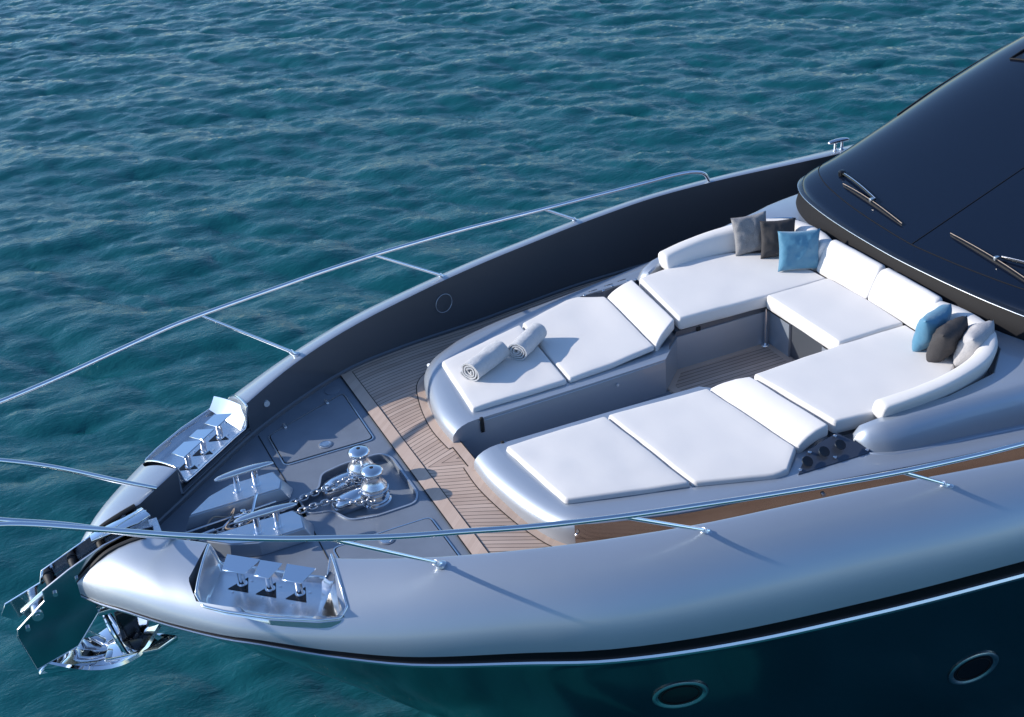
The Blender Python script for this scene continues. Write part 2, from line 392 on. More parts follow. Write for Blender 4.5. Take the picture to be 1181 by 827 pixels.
# fairlead trays with T rollers
def fairlead(s):
    IN = [(-.03,.70),(.03,.735),(.12,.80),(.4,1.055),(.66,1.29),(.78,1.39),(.86,1.43)]
    OUT = [(-.27,1.16),(-.24,1.29),(-.10,1.44),(.2,1.70),(.56,1.94),(.72,2.0),(.80,1.97)]
    NA, NB = 44, 18; rows = []
    def sm(x): x = min(1,max(0,x)); return x*x*(3-2*x)
    IN3 = [(a_,b_,0) for a_,b_ in IN]; OUT3 = [(a_,b_,0) for a_,b_ in OUT]
    for i in range(NA+1):
        a_ = i/NA; p0 = Vector(pat(IN3,a_)); p1 = Vector(pat(OUT3,a_)); r_ = []
        for j in range(NB+1):
            b_ = j/NB; q = p0.lerp(p1,b_)
            ends = sm((abs(2*a_-1)-.88)/.12)
            zc_ = capz(q.x, q.y)-.004 if ends else 0
            z = .135 + .075*sm((b_-.80)/.20) + .05*sm((.10-b_)/.10)
            z = z*(1-ends)+max(z,zc_)*ends
            r_.append((q.x, q.y*s, z))
        rows.append(r_)
    fl2 = grid([r+[(r[-1][0]+.002, r[-1][1]+.022*s, r[-1][2]-.010),(r[-1][0]+.002, r[-1][1]+.03*s, r[-1][2]-.06)] for r in rows])
    edge = [r[-1] for r in rows]
    border = [rows[0][j] for j in range(NB+1)]+[r[-1] for r in rows[1:]]+[rows[-1][j] for j in range(NB-1,-1,-1)]
    t = obj('fairlead_tray', fl2, 'chromes', yacht, ang=50)
    obj('tray_rim', tube([(p[0],p[1],p[2]+.004) for p in border], .013, 8), 'chrome', t, ang=60)
    obj('tray_sill', tube([(r[0][0],r[0][1],r[0][2]) for r in rows], .014, 8), 'chrome', t, ang=60)
    # polished aft cheek, curved, facing forward and up
    aw = []
    for i in range(8):
        u = i/7; p0 = Vector((.745-.20*u, 1.41+.50*u, .17+.06*u)); hgt = .23*(1-.35*u*u); r_ = []
        for k in range(8):
            c = k/7; L_ = hgt*c; bend = .09*c*c*hgt
            q = p0 + Vector((.607,.277,.745))*L_ + Vector((-.68,-.31,.667))*(bend-.02*math.sin(math.pi*u))
            r_.append((q.x, q.y*s, q.z))
        aw.append(r_)
    obj('aft_cheek', join(grid(aw)), 'chrome', t, ang=60)
    for i,(px,py) in enumerate(((.135,1.06),(.33,1.25),(.54,1.44))):
        n_ = Vector((-math.sin(R(43)), math.cos(R(43))*s)); tt = Vector((math.cos(R(43)), math.sin(R(43))*s)); c0 = Vector((px,py*s))
        tri_ = [c0-n_*.10, c0+n_*.085+tt*.10, c0+n_*.085-tt*.10]
        obj('slot_plate', ([(q.x,q.y,.139) for q in tri_],[(0,1,2)]), 'black', t)
    for i,(px,py) in enumerate(((.135,1.06),(.33,1.25),(.54,1.44))):
        g = obj('roller_post', tube([(px,py*s,.135),(px,py*s,.150),(px,py*s,.151),(px,py*s,.335)], [.045,.045,.031,.031], 20), 'chrome', t)
        a = R(47*s)
        L_ = (.27,.18,.23)[i]
        hd = [(-.06,-.05),(.06,-.08 if i!=1 else -.05),(.06,.08 if i!=1 else .05),(-.06,.06)]
        hd = [(-.095,-L_*.40),(.095,-L_*.60),(.095,L_*.60),(-.095,L_*.40)]
        # broad edge inboard, narrow edge outboard, tilted up a little at the inboard side
        pts = []
        for u, v in hd:
            n_ = Vector((-math.sin(R(43)), math.cos(R(43))*s)); tt = Vector((math.cos(R(43)), math.sin(R(43))*s))
            q = Vector((px,py*s))+tt*v-n_*u
            pts.append((q.x, q.y, .336 + .02*(u>0)))
        n=4; v_ = pts+[(a_,b_,c_+.012) for a_,b_,c_ in pts]
        f_ = [tuple(range(4))[::-1], (4,5,6,7)]+[(i_,(i_+1)%4,(i_+1)%4+4,i_+4) for i_ in range(4)]
        obj('roller_head', bevel((v_,f_),.003,1), 'chrome', g)
    for px,py in ((.03,1.12),(.24,1.32),(.44,1.54),(.66,1.72),(.22,1.05),(.42,1.25),(.62,1.46)):
        obj('bolt', mv(lathe([(.012,0),(.012,.006),(0,.008)],10),(px,py*s,.136)), 'chrome', t)
fairlead(1); fairlead(-1)

# windlasses
def windlass(s):
    x, y = 1.638, .195*s
    r0 = thing('x','x','x'); bpy.data.objects.remove(r0)
    base = obj('windlass', mv(lathe([(.15,-.07),(.15,-.03),(.135,-.02),(.135,.0),(.10,.005)],36),(x,y,0)), 'chrome', yacht)
    obj('gypsy', mv(lathe([(.10,.0),(.125,.008),(.128,.02),(.105,.032),(.105,.045),(.13,.058),(.13,.07),(.11,.078),(.14,.088),(.14,.10),(.10,.108)],36),(x,y,0)), 'chrome', base)
    obj('drum', mv(lathe([(.10,.10),(.128,.108),(.130,.124),(.122,.145),(.098,.172),(.084,.205),(.079,.24),(.083,.262),(.096,.272)],40),(x,y,0)), 'chromes', base, ang=50)
    obj('cap', mv(lathe([(.06,.268),(.102,.272),(.109,.285),(.106,.303),(.086,.322),(.04,.333),(.022,.334),(.02,.326),(0,.326)],40),(x,y,0)), 'chrome', base, ang=50)
    obj('socket', mv(lathe([(.02,.335),(0,.3355)],16,False),(x,y,.0)), 'seam', base)
    # chain stopper housing: rounded wedge forward of the drum
    sx = x-.27; rows = []
    sect = [(-.14,.03,.012),(-.11,.07,.045),(-.04,.085,.075),(.06,.09,.092),(.15,.075,.10),(.17,.05,.10)]
    for u, wd, h in sect:
        rows.append([(sx+u, y-.035*s+wd*math.cos(a), .015+h*max(0,math.sin(a))**.7) for a in [math.pi*k/12 for k in range(13)]])
    v_, f_ = grid(rows); f_ = list(f_)+[tuple(range(13)), tuple(range(5*13,6*13))[::-1]]
    hs = obj('chain_pipe_cover', (v_,f_), 'chrome', base, ang=60)
    obj('housing_base', mv(bevel(box((0,0,0),(.32,.15,.085)),.02),(sx+.01,y-.035*s,-.03)), 'chromes', hs)
windlass(1); windlass(-1)

# ------------------------------------------------------------------ bow roller channel
def cheek(s):
    pts = [(-.42,.38),(-.60,.39),(-.87,.33),(-1.20,.19),(-1.45,.06),(-1.46,-.05),(-1.74,-.26),(-1.76,-.34),(-1.69,-.74),(-1.30,-.63),(-1.02,-.30),(-1.14,-.06),(-1.0,.08),(-.7,.18),(-.42,.22)]
    pts2 = [(x,z) for x,z in pts]
    v_ = [(x, .135*s, z) for x,z in pts2]+[(x,.152*s,z) for x,z in pts2]; n = len(pts2)
    f_ = [tuple(range(n)), tuple(range(n,2*n))[::-1]]+[(i,(i+1)%n,(i+1)%n+n,i+n) for i in range(n)]
    obj('cheek_edge', tube([(x,.144*s,z) for x,z in pts2], .011, 6, closed=True), 'chromes', RB)
    return obj('cheek_plate', bevel((v_,f_),.004,1), 'cheek', RB)
RB = obj('bow_roller', disc_between((-1.55,-.17,-.17),(-1.55,.17,-.17),.05), 'chromes', yacht)
obj('channel_plate', box((-.5,0,.27),(.3,.26,.02)), 'chromes', RB)
cheek(-1)
far_p = [(-.42,.38),(-.91,.30),(-1.43,.08),(-1.47,-.04),(-1.80,-.15),(-1.86,-.26),(-1.75,-.36),(-1.35,-.14),(-1.1,.02),(-.42,.18)]
n = len(far_p); v_ = [(x,.135,z) for x,z in far_p]+[(x,.152,z) for x,z in far_p]
obj('cheek_plate', bevel((v_,[tuple(range(n)), tuple(range(n,2*n))[::-1]]+[(i,(i+1)%n,(i+1)%n+n,i+n) for i in range(n)]),.004,1), 'chrome', RB)
for x,z,r in ((-1.38,.0,.05),(-1.15,.10,.045),(-.88,.2,.045),(-.62,.27,.04)):
    obj('roller', lathe([(.0,0),(r,0),(r*.65,.11),(r*.65,.15),(r,.26),(0,.26)],18,False), 'rubber', RB).matrix_local = Matrix.Translation((x,-.13,z)) @ Matrix.Rotation(R(-90),4,'X')
for x,z in ((-1.36,.0),(-1.15,.08),(-.86,.2),(-1.55,-.17),(-1.66,-.27),(-.98,-.2)):
    obj('bolt', tube([(x,-.175,z),(x,-.15,z)],.022,12), 'chromes', RB)
obj('side_lug', mv(bevel(box((0,0,0),(.16,.05,.05)),.006),(-.98,-.22,-.30)), 'chromes', RB)
# channel floor and top cover at the deck
obj('channel_floor', grid([[(-1.42,-.13,-.04),(-1.42,.13,-.04)],[(-.9,-.13,.16),(-.9,.13,.16)],[(-.5,-.13,.22),(-.5,.13,.22)],[(-.42,-.13,.0),(-.42,.13,.0)]]), 'dark', RB)
obj('stem_cover', bevel(prism([(-.95,.13),(-.45,.20),(-.40,.02),(-.52,-.02),(-.95,.02)], lambda p: .28+(p[0]+.95)*.16, lambda p: .31+(p[0]+.95)*.16),.008), 'chrome', RB)
for s in (1,-1):
    obj('bow_seal', tube(catmull([(-1.15,.165*s,.055),(-1.02,.185*s,.17),(-.85,.205*s,.29),(-.65,.235*s,.352),(-.5,.27*s,.375)],6), .024, 8), 'rubber', RB)

# ------------------------------------------------------------------ teak
def teak_sheet(name, poly_rows, m, z, uvf, parent=yacht):
    v_, f_ = grid(poly_rows); o = obj(name, (v_,f_), m, parent)
    me = o.data; uvl = me.uv_layers.new(name='uv')
    for l in me.loops:
        c = me.vertices[l.vertex_index].co; uvl.data[l.index].uv = uvf(c)
    return o
def dk(c): return (c.x*1.0, (yi(c.x)+.05-abs(c.y)))
rows = [[(x, (yi(x)+.05)*t, .012+zt(x,(yi(x)+.05)*t)) for t in np.linspace(-1,1,61)] for x in np.linspace(2.08,2.71,8)]
teak_sheet('teak_deck', rows, 'teak', 0, dk)
for s in (1,-1):
    rows = [[(x, s*(.95+(yi(x)+yb_(x)-.01-.95)*t), .012+zt(x,.95+(yi(x)+yb_(x)-.96)*t)) for t in np.linspace(0,1,24)] for x in np.linspace(2.71,9.5,56)]
    teak_sheet('teak_deck', rows, 'teak', 0, dk)
def strip(name, poly, z, m='margin', parent=yacht, hgt=.004):
    v_, f_ = prism(poly, z-hgt, z); o = obj(name, (v_,f_), m, parent)
    uvl = o.data.uv_layers.new(name='uv')
    for l in o.data.loops:
        c = o.data.vertices[l.vertex_index].co; uvl.data[l.index].uv = (c.y, c.x)
    return o
def zr(a): return zt(a.x, a.y)
def ribbon(name, pts, wd, z, m='margin', caulk=True):
    P = [Vector(p).to_2d() if len(p)>2 else Vector(p) for p in pts]; L_, Rr, C1, C2 = [], [], [], []
    for i, p in enumerate(P):
        t = (P[min(i+1,len(P)-1)]-P[max(i-1,0)]).normalized(); n_ = Vector((-t.y,t.x))
        L_.append(p); Rr.append(p+n_*wd); C1.append(p-n_*.010); C2.append(p+n_*(wd+.012))
    o = teak_sheet(name, [[(a.x,a.y,z+zr(a)) for a in L_],[(a.x,a.y,z+zr(a)) for a in Rr]], m, z, lambda c: (c.x+c.y,c.x-c.y))
    if caulk: obj('caulk_line', grid([[(a.x,a.y,z-.002+zr(a)) for a in C1],[(a.x,a.y,z-.002+zr(a)) for a in C2]]), 'seam', yacht)
ribbon('teak_margin', [(2.22,-yi(2.2)+.02),(2.22,-1),(2.22,0),(2.22,1),(2.22,yi(2.2)-.02)], .135, .019)
for s in (1,-1):
    mp = [(2.56,s*.20),(2.545,s*.60),(2.60,s*1.02),(2.70,s*1.45),(2.80,s*1.72),(2.98,s*1.93),(3.25,s*2.07),(4.0,s*2.32),(5.16,s*2.52)]
    mp = [tuple(p) for p in catmull([(a,b,0) for a,b in mp],4)]
    if s > 0: ribbon('teak_margin', [(p[0],p[1]) for p in mp][::-1], .11, .0195+.0)
    else: ribbon('teak_margin', [(p[0],p[1]) for p in mp], .11, .0195)
# margin step between the lounges, at the foot of the walkway
ribbon('teak_margin', [(2.71,-.30),(2.71,.30)], .10, .021)
obj('walkway_floor', grid([[(2.715,-.45,.012),(2.715,.45,.012)],[(2.716,-.45,-.205),(2.716,.45,-.205)],[(5.25,-.55,-.205),(5.25,.55,-.205)]]), 'deck', yacht)
# footwell teak with margin
fl = [[(x,y,-.20) for y in np.linspace(-.72,.72,9)] for x in np.linspace(5.2,6.85,12)]
teak_sheet('footwell_teak', fl, 'teak', 0, lambda c: (c.x, c.y+2))
obj('sole_margin', ring([(5.22,-.42),(5.5,-.71),(6.72,-.71),(6.72,.71),(5.5,.71),(5.22,.42)], -.199,-.194,.09), 'margin', yacht)

# ------------------------------------------------------------------ lounge bases (one each side)
OUT0 = [(2.64,.27),(2.635,.60),(2.68,.98),(2.76,1.36),(2.86,1.63),(3.02,1.81),(3.28,1.93),(4.0,2.17),(5.16,2.38),(6.33,2.63),(7.3,2.79),(8.3,2.92),(9.6,2.98)]
ops = catmull([(a,b,0) for a,b in OUT0],5)
def base_side(s):
    rows = []
    rings = [(0,'d'),(.0,.05),(.004,.09),(.02,.12),(.055,.155),(.11,.185),(.18,.205),(.25,.212)]
    rsd = [(0,'d'),(0,.05),(0,.10),(.0,.15),(.0,.185),(.008,.202),(.04,.211),(.13,.212)]
    for d, z_ in rings:
        r_ = []
        for i, p in enumerate(ops):
            z = zt(p.x,p.y)-.01 if z_ == 'd' else z_
            t = (ops[min(i+1,len(ops)-1)]-ops[max(i-1,0)]).normalized(); n_ = Vector((t.y,-t.x,0))  # inward for +y side
            if i == 0: n_ = Vector((1,0,0))
            fr = min(1, max(0,(3.4-p.x)/.6)); k = .55+.45*fr
            dd, z2 = rsd[len(rows)]
            z2 = z if z2 == 'd' else z2
            q = p + n_*(d*fr+dd*(1-fr)); zz = z*fr+z2*(1-fr)
            if i == 0: q = Vector((p.x+d, p.y, 0))
            r_.append((q.x, q.y*s, zz))
        rows.append(r_)
    g = grid(rows)
    top = rows[-1]
    inner = [(7.0,.70*s),(6.72,.70*s),(5.52,.70*s),(5.16,.34*s),(4.2,.30*s)]
    topl = [(p[0],p[1]) for p in top]+[(9.6,.3*s),(7.0,.3*s)]+inner
    cap_ = flat(topl, [], .212)
    wall_pts = [(2.89,.27*s),(4.2,.30*s),(5.16,.34*s),(5.52,.70*s),(6.72,.70*s),(6.72,.3*s),(9.6,.3*s)]
    wall = grid([[(a,b,-.21) for a,b in wall_pts],[(a,b,.212) for a,b in wall_pts]])
    endp = [rows[k][0] for k in range(len(rows))]
    ecap = ([*endp, (2.89,.27*s,-.0)], [tuple(range(len(endp)+1))]); ecap = join(ecap, ([(2.716,.27*s,0),(2.89,.27*s,0),(2.89,.27*s,-.21),(2.716,.27*s,-.21)],[(0,1,2,3)]))
    o = obj('lounge_base', join(g, cap_, wall, ecap), 'paint', yacht, ang=40)
    # inner side wall carried up to the seat bases, round the footwell
    seatwall = [(5.30,.50*s),(5.52,.715*s),(6.735,.715*s)]
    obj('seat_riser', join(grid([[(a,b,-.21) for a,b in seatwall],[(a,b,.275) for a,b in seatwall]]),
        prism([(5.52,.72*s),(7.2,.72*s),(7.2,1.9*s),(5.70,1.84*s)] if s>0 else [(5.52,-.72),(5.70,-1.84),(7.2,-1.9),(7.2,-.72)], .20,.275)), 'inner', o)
    obj('lounge_wall_trim', tube([(2.93,.267*s,.175),(4.2,.297*s,.185),(5.14,.337*s,.19),(5.50,.695*s,.205)], .007, 8), 'paint', o)
    obj('hinge_slot', mv(bevel(box((0,0,0),(.035,.03,.17)),.008),(2.965,.262*s,.14)), 'seam', o)
    obj('slot_frame', join(tube([(2.99,.262*s,.21),(2.99,.258*s,.05),(2.945,.258*s,.05)], .006, 6)), 'chromes', o)
    obj('courtesy_light', tube([(4.55,.30*s,.10),(4.55,.288*s,.10)],.018,12), 'light', o)
    sp = [(p, (ops[min(i+1,len(ops)-1)]-ops[max(i-1,0)]).normalized()) for i,p in enumerate(ops) if p.x > (2.95 if s < 0 else 3.5)]
    obj('side_panel', grid([[(p.x-t_.y*.004, (p.y+t_.x*.004)*s, zdeck(p.x)+.04+(.152-zdeck(p.x))*k) for k in (0,1)] for p,t_ in sp]), 'mirror_paint', o)
    for sx in (2.98,5.2):
        yb = 1.97 if sx < 3 else 2.40
        obj('drain_cap', tube([(sx,(yb-.16 if sx<3 else yb-.03)*s,.09),(sx,(yb+.012-(.16 if sx<3 else 0))*s,.085)],.020,14), 'chromes', o)
    return o
for s in (1,-1): base_side(s)
# aft bench riser and chrome corner post
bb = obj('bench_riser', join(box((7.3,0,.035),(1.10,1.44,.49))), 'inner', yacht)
for s in (1,-1): obj('corner_post', tube([(6.66,.66*s,-.2),(6.66,.66*s,.27)], .014, 12), 'chrome', bb)
for s in (1,-1): obj('post_foot', mv(lathe([(.05,0),(.045,.012),(0,.012)],20),(6.66,.66*s,-.195)), 'chromes', bb)
obj('pull_slot', mv(box((0,0,0),(.05,.012,.10)),(5.80,.708,.21)), 'seam', bb)

# perforated hinge panels under the raised headrests
def hinge_panel(s):
    P = [(4.95,2.14,.225),(5.22,2.02,.30),(5.62,1.97,.40),(5.80,2.05,.30),(5.86,2.26,.235)]
    P = [(5.08,2.18,.222),(5.30,2.00,.30),(5.66,1.96,.36),(5.76,2.06,.30),(5.90,2.22,.222)]
    top = [(x,y*s,z) for x,y,z in P]; bot = [(x,y*s,.212) for x,y,z in P]
    f_ = [tuple(range(5)),tuple(range(5,10))[::-1]]+[(i,(i+1)%5,(i+1)%5+5,i+5) for i in range(5)]
    o = obj('hinge_panel', (top+bot, f_), 'panel', yacht, ang=20)
    for x,y,z in ((5.22,2.12,.285),(5.42,2.10,.315),(5.60,2.10,.33)):
        obj('speaker_vent', xf(lathe([(.055,0),(.052,.006),(.04,.004),(.0,.002)],20), Matrix.Translation((x,y*s,z-.005)) @ Matrix.Rotation(-R(32)*s,4,'X')), 'dark', o)
    for x,y,z in ((5.12,2.15,.235),(5.31,2.03,.295),(5.62,1.99,.352),(5.50,2.16,.252),(5.84,2.19,.235)):
        obj('bolt', mv(lathe([(.018,0),(.018,.008),(.0,.012)],12),(x,y*s,z+.0)), 'chrome', o)
hinge_panel(1); hinge_panel(-1)

# coaming wedge outside the seat backs
def coaming(s):
    secs = [ # x, inner y, crest y, outer y, crest z
     (5.80,2.02,2.04,2.08,.25),(5.83,1.98,2.08,2.17,.33),(5.90,1.98,2.12,2.24,.40),(6.05,2.03,2.17,2.32,.45),(6.3,2.08,2.22,2.38,.485),(6.8,2.14,2.30,2.46,.52),
     (7.4,2.08,2.41,2.57,.56),(7.75,1.78,2.47,2.64,.585),(7.95,1.2,2.52,2.69,.60),(8.2,.2,2.56,2.73,.61),(8.6,.0,2.61,2.79,.62),(9.6,.0,2.68,2.86,.64)]
    rows = []
    for x,a,c,o_,z in secs:
        r_ = [(x,a*s,.21),(x,a*s,z-.03),(x,(a+.02)*s,z-.01),(x,(a+(c-a)*.6)*s,z-.004),(x,(c-.03)*s,z),(x,(c+.01)*s,z-.015)]
        for k in range(1,7):
            th = k/6; r_.append((x, (c+.01+(o_-c-.01)*(th**.7))*s, z-.015-(z-.235)*th**1.15))
        r_.append((x,(o_+.03)*s,.225-.005)); r_.append((x,(o_+.05)*s,.205)); rows.append(r_)
    v_, f_ = grid(rows); f_ = list(f_)+[tuple(range(len(rows[0])))]
    o = obj('side_coaming', (v_,f_), 'paint', yacht, ang=32)
    if s < 0: return o
    cp = obj('cup_holder', mv(lathe([(.075,0),(.078,.03),(.07,.04),(.055,.035),(.0,.03)],24),(7.50,2.20*s,.57)), 'chrome', o)
    gh = obj('grab_rail', tube(catmull([(7.62,2.08*s,.58),(7.66,2.08*s,.62),(7.80,2.0*s,.63),(7.92,1.93*s,.62),(7.94,1.92*s,.58)],5), .016, 10), 'chrome', o)
for s in (1,-1): coaming(s)

# ------------------------------------------------------------------ cushions (things of their own)
def lerp(a,b,t): return tuple(p+(q-p)*t for p,q in zip(a,b))
def coons(B, T, Lf, Rg, u, v):   # B,T run u ; Lf,Rg run v
    b = Vector(pat(B,u)); t = Vector(pat(T,u)); l = Vector(pat(Lf,v)); r = Vector(pat(Rg,v))
    c = Vector(B[0])*(1-u)*(1-v)+Vector(B[-1])*u*(1-v)+Vector(T[0])*(1-u)*v+Vector(T[-1])*u*v
    return b*(1-v)+t*v+l*(1-u)+r*u-c
def cushion(B, T, th, r=.03, crown=.008, Lf=None, Rg=None, seed=0, zb=None, wr=.003):
    """padded slab; B and T are 3-D polylines at the TOP face; th thickness"""
    Lf = Lf or [B[0],T[0]]; Rg = Rg or [B[-1],T[-1]]
    Lu = (plen(B)+plen(T))/2; Lv = (plen(Lf)+plen(Rg))/2
    def samp(L_):
        e = [r*(1-math.cos(a)) for a in [math.pi/2*k/5 for k in range(6)]]
        n_ = max(6,int((L_-2*r)/.07)); mid = [r+(L_-2*r)*k/n_ for k in range(1,n_)]
        return [q/L_ for q in e+mid+[L_-q for q in reversed(e)]]
    U, V = samp(Lu), samp(Lv); rows = []
    for u in U:
        row_ = []
        for v in V:
            a = max(0,1-min(u,1-u)*Lu/r); b = max(0,1-min(v,1-v)*Lv/r); q = math.hypot(a,b); uu, vv_ = u, v
            if q > 1:
                a2, b2 = a/q, b/q; q = 1
                du = (1-a2)*r/Lu; dv = (1-b2)*r/Lv
                uu = du if u < .5 else 1-du; vv_ = dv if v < .5 else 1-dv
            p = coons(B,T,Lf,Rg,uu,vv_)
            dz = -r + r*math.sqrt(max(0,1-q*q)) + crown*(1-(2*u-1)**4)*(1-(2*v-1)**4)
            dz += wr*noise.noise(Vector((p.x*3+seed,p.y*3,seed)))*2 + wr*.6*noise.noise(Vector((p.x*9,p.y*9+seed,0)))
            row_.append((p.x,p.y,p.z+dz))
        rows.append(row_)
    nu, nv = len(U), len(V); v_, f_ = grid(rows); f_ = list(f_)
    loop = [i*nv for i in range(nu)]+[(nu-1)*nv+j for j in range(1,nv)]+[i*nv+nv-1 for i in range(nu-2,-1,-1)]+[j for j in range(nv-2,0,-1)]
    prev = loop
    cx = sum(v_[i][0] for i in loop)/len(loop); cy = sum(v_[i][1] for i in loop)/len(loop)
    for (dz, ins) in ((-(th-r)*.5,-.004),(-(th-r)+.012,0),(-(th-r),.012)):
        new = []
        for i in loop:
            p = v_[i]; d = Vector((cx-p[0],cy-p[1])).normalized()*ins; v_.append((p[0]+d.x,p[1]+d.y,p[2]+dz)); new.append(len(v_)-1)
        N2 = len(loop)
        for k in range(N2): f_.append((prev[k],prev[(k+1)%N2],new[(k+1)%N2],new[k]))
        prev = new
    f_.append(tuple(prev)[::-1])
    return v_, f_
def S3(P, s): return [(p[0],p[1]*s,p[2]) for p in P]
side = {1:'far', -1:'near'}
ZP = .285
for s in (1,-1):
    sd = 'on the far side lounge, under the rolled towels' if s>0 else 'at the forward end of the near side lounge, bare'
    c1 = cushion(S3([(2.93,.41,ZP-.02),(3.5,.41,ZP-.015),(4.02,.42,ZP-.015)],s), S3([(3.03,1.51,ZP-.02),(3.5,1.66,ZP-.02),(4.14,1.85,ZP-.02)],s), .066, .032, seed=s, wr=.005)
    o = obj('sunpad', c1, 'white'); tag(o, 'white forward sun pad '+sd, 'cushion', 'white cushions of the bow lounge')
    r = .022
    c2 = cushion(S3([(4.045,.42,ZP-.015),(4.6,.46,ZP-.005),(5.14,.53,ZP+.015)],s), S3([(4.165,1.86,ZP-.02),(4.85,2.12,ZP-.02),(5.0,2.13,ZP-.02),(5.26,1.89,ZP+.015)],s), .066, .032, seed=3+s, wr=.0035)
    t = thing('sunpad_with_headrest', 'white sun pad with raised headrest, '+('behind the rolled towels, far side' if s>0 else 'nearest the camera'), 'cushion', (0,0,0), 'white cushions of the bow lounge')
    obj('pad', c2, 'white', t)
    c3 = cushion(S3([(5.155,.535,ZP+.005),(5.25,.59,ZP+.065),(5.38,.66,ZP+.115),(5.515,.74,ZP+.145)],s), S3([(5.275,1.885,ZP+.005),(5.36,1.885,ZP+.065),(5.48,1.885,ZP+.115),(5.625,1.89,ZP+.145)],s), .13, .03, seed=5+s, crown=.003)
    obj('headrest', c3, 'white', t)
    sc = cushion(S3([(5.56,.72,.43),(6.1,.70,.43),(6.66,.67,.43),(7.50,.68,.43)],s), S3([(5.70,1.87,.43),(6.1,1.93,.43),(6.6,1.95,.43),(7.0,1.88,.43),(7.45,1.55,.43)],s), .15, .03, seed=8+s)
    tag(obj('seat_cushion', sc, 'white'), 'large white seat cushion '+('on the far side of the footwell, under the upright far pillows' if s>0 else 'on the near side of the footwell, nearest the camera'), 'cushion', 'white cushions of the bow lounge')
bc = cushion([(6.655,-.66,.445),(6.66,0,.445),(6.655,.66,.445)], [(7.50,-.66,.445),(7.53,0,.445),(7.50,.66,.445)], .165, .03, seed=20)
tag(obj('bench_cushion', bc, 'white'), 'white bench seat cushion across the back of the footwell, below the windscreen', 'cushion', 'white cushions of the bow lounge')
# seat backs swept round the U
def backrest(path, hts, thk=.15, z0=.40, lean=.12):
    P = [Vector((p[0],p[1],0)) for p in path]; rows = []
    N2 = len(P)
    for i, p in enumerate(P):
        t = (P[min(i+1,N2-1)]-P[max(i-1,0)]).normalized(); n_ = Vector((-t.y,t.x,0))
        if n_.dot(Vector((6.3,0,0))-p) < 0: n_ = -n_      # towards the seat
        h = hts[i]; d = min(i, N2-1-i); e = (0.72,.90,.98)[d] if d < 3 else 1
        r_ = []; m_ = 20
        for k in range(m_):
            a = 2*math.pi*k/m_; ca, sa = math.cos(a), math.sin(a)
            cx_ = math.copysign(abs(ca)**.55,ca)*thk/2*(.35+.65*e); cz = (math.copysign(abs(sa)**.55,sa)*.5*e+.5)*h
            q = p + n_*(cx_ - lean*cz/.36*.9 + .02); wz = .004*noise.noise(q*5)
            r_.append((q.x,q.y,z0+cz+wz))
        rows.append(r_)
    v_, f_ = grid(rows, closed_v=True); f_ = list(f_)+[tuple(range(20))[::-1], tuple(range((N2-1)*20,N2*20))]
    return v_, f_
def dens(path, n, ends=(0,1)):
    L_ = plen(path); e = [0,.012,.03]; ts = [q/L_ for q in e]+[.06/L_+(1-.12/L_)*k/n for k in range(n+1)]+[1-q/L_ for q in reversed(e)]
    return [pat(path,t) for t in ts], ts
for s in (1,-1):
    pth, ts = dens([(7.585,.003*s,0),(7.585,.5*s,0),(7.575,.925*s,0)], 10)
    tag(obj('bench_bolster', backrest(pth, [.37]*len(pth), .14, .40, .19), 'white', ang=60), 'white upright bench seat back, '+('the one beside the far blue pillow' if s>0 else 'the one beside the near group of pillows'), 'cushion', 'white seat backs below the windscreen')
    pa = [tuple(p) for p in catmull([(7.59,.93*s,0),(7.66,1.22*s,0),(7.62,1.60*s,0),(7.38,1.87*s,0),(6.95,2.0*s,0),(6.50,2.02*s,0),(6.10,1.98*s,0)],6)]
    pth, ts = dens(pa, 26)
    hts = [.37 if t < .3 else .37-(t-.3)/.7*.17 for t in ts]
    tag(obj('corner_bolster', backrest(pth, hts, .20, .38, .12), 'white', ang=60), 'white curved bolster tapering forward round the '+('far' if s>0 else 'near')+' back corner of the lounge', 'bolster', 'curved corner bolsters')

# pillows
def pillow(W_, H_, T_, seed):
    n_ = 22; rows = [[],[]]; V = []; F_ = []
    def pt(u, v, sg):
        x = u*W_/2*(1-.075*(1-v*v)*abs(u)**3); z = v*H_/2*(1-.075*(1-u*u)*abs(v)**3)
        k = (max(0,1-abs(u)**2.4)*max(0,1-abs(v)**2.4))**.42
        wr = noise.noise(Vector((u*2.0+seed,v*2.0,sg)))*.024*k + noise.noise(Vector((u*5,v*5+seed,sg)))*.011*k
        cr = .010*math.sin(9*math.atan2(v,u)+seed)*max(0,math.hypot(u,v)-.55)*k
        return (x, sg*(T_/2*k)+wr+cr, z+H_/2)
    g1 = grid([[pt(-1+2*i/n_,-1+2*j/n_,-1) for j in range(n_+1)] for i in range(n_+1)])
    g2 = grid([[pt(-1+2*i/n_,-1+2*j/n_,1) for j in range(n_+1)] for i in range(n_+1)])
    v_, f_ = join(g1,(g2[0],[tuple(reversed(q)) for q in g2[1]]))
    bm = bmesh.new(); vs_ = [bm.verts.new(p) for p in v_]
    for q in f_: bm.faces.new([vs_[i] for i in q])
    bmesh.ops.remove_doubles(bm, verts=bm.verts, dist=.0005); bm.verts.index_update()
    out = ([tuple(v.co) for v in bm.verts], [tuple(v.index for v in f.verts) for f in bm.faces]); bm.free(); return out
def place_pillow(m, loc, face, tilt, roll, W_, H_, T_, seed, label):
    o = obj('throw_pillow', pillow(W_,H_,T_,seed), m, ang=80)
    o.matrix_world = Matrix.Translation(loc) @ Matrix.Rotation(R(face),4,'Z') @ Matrix.Rotation(R(-tilt),4,'X') @ Matrix.Rotation(R(roll),4,'Y')
    tag(o, label, 'pillow', 'throw pillows on the bow lounge'); return o
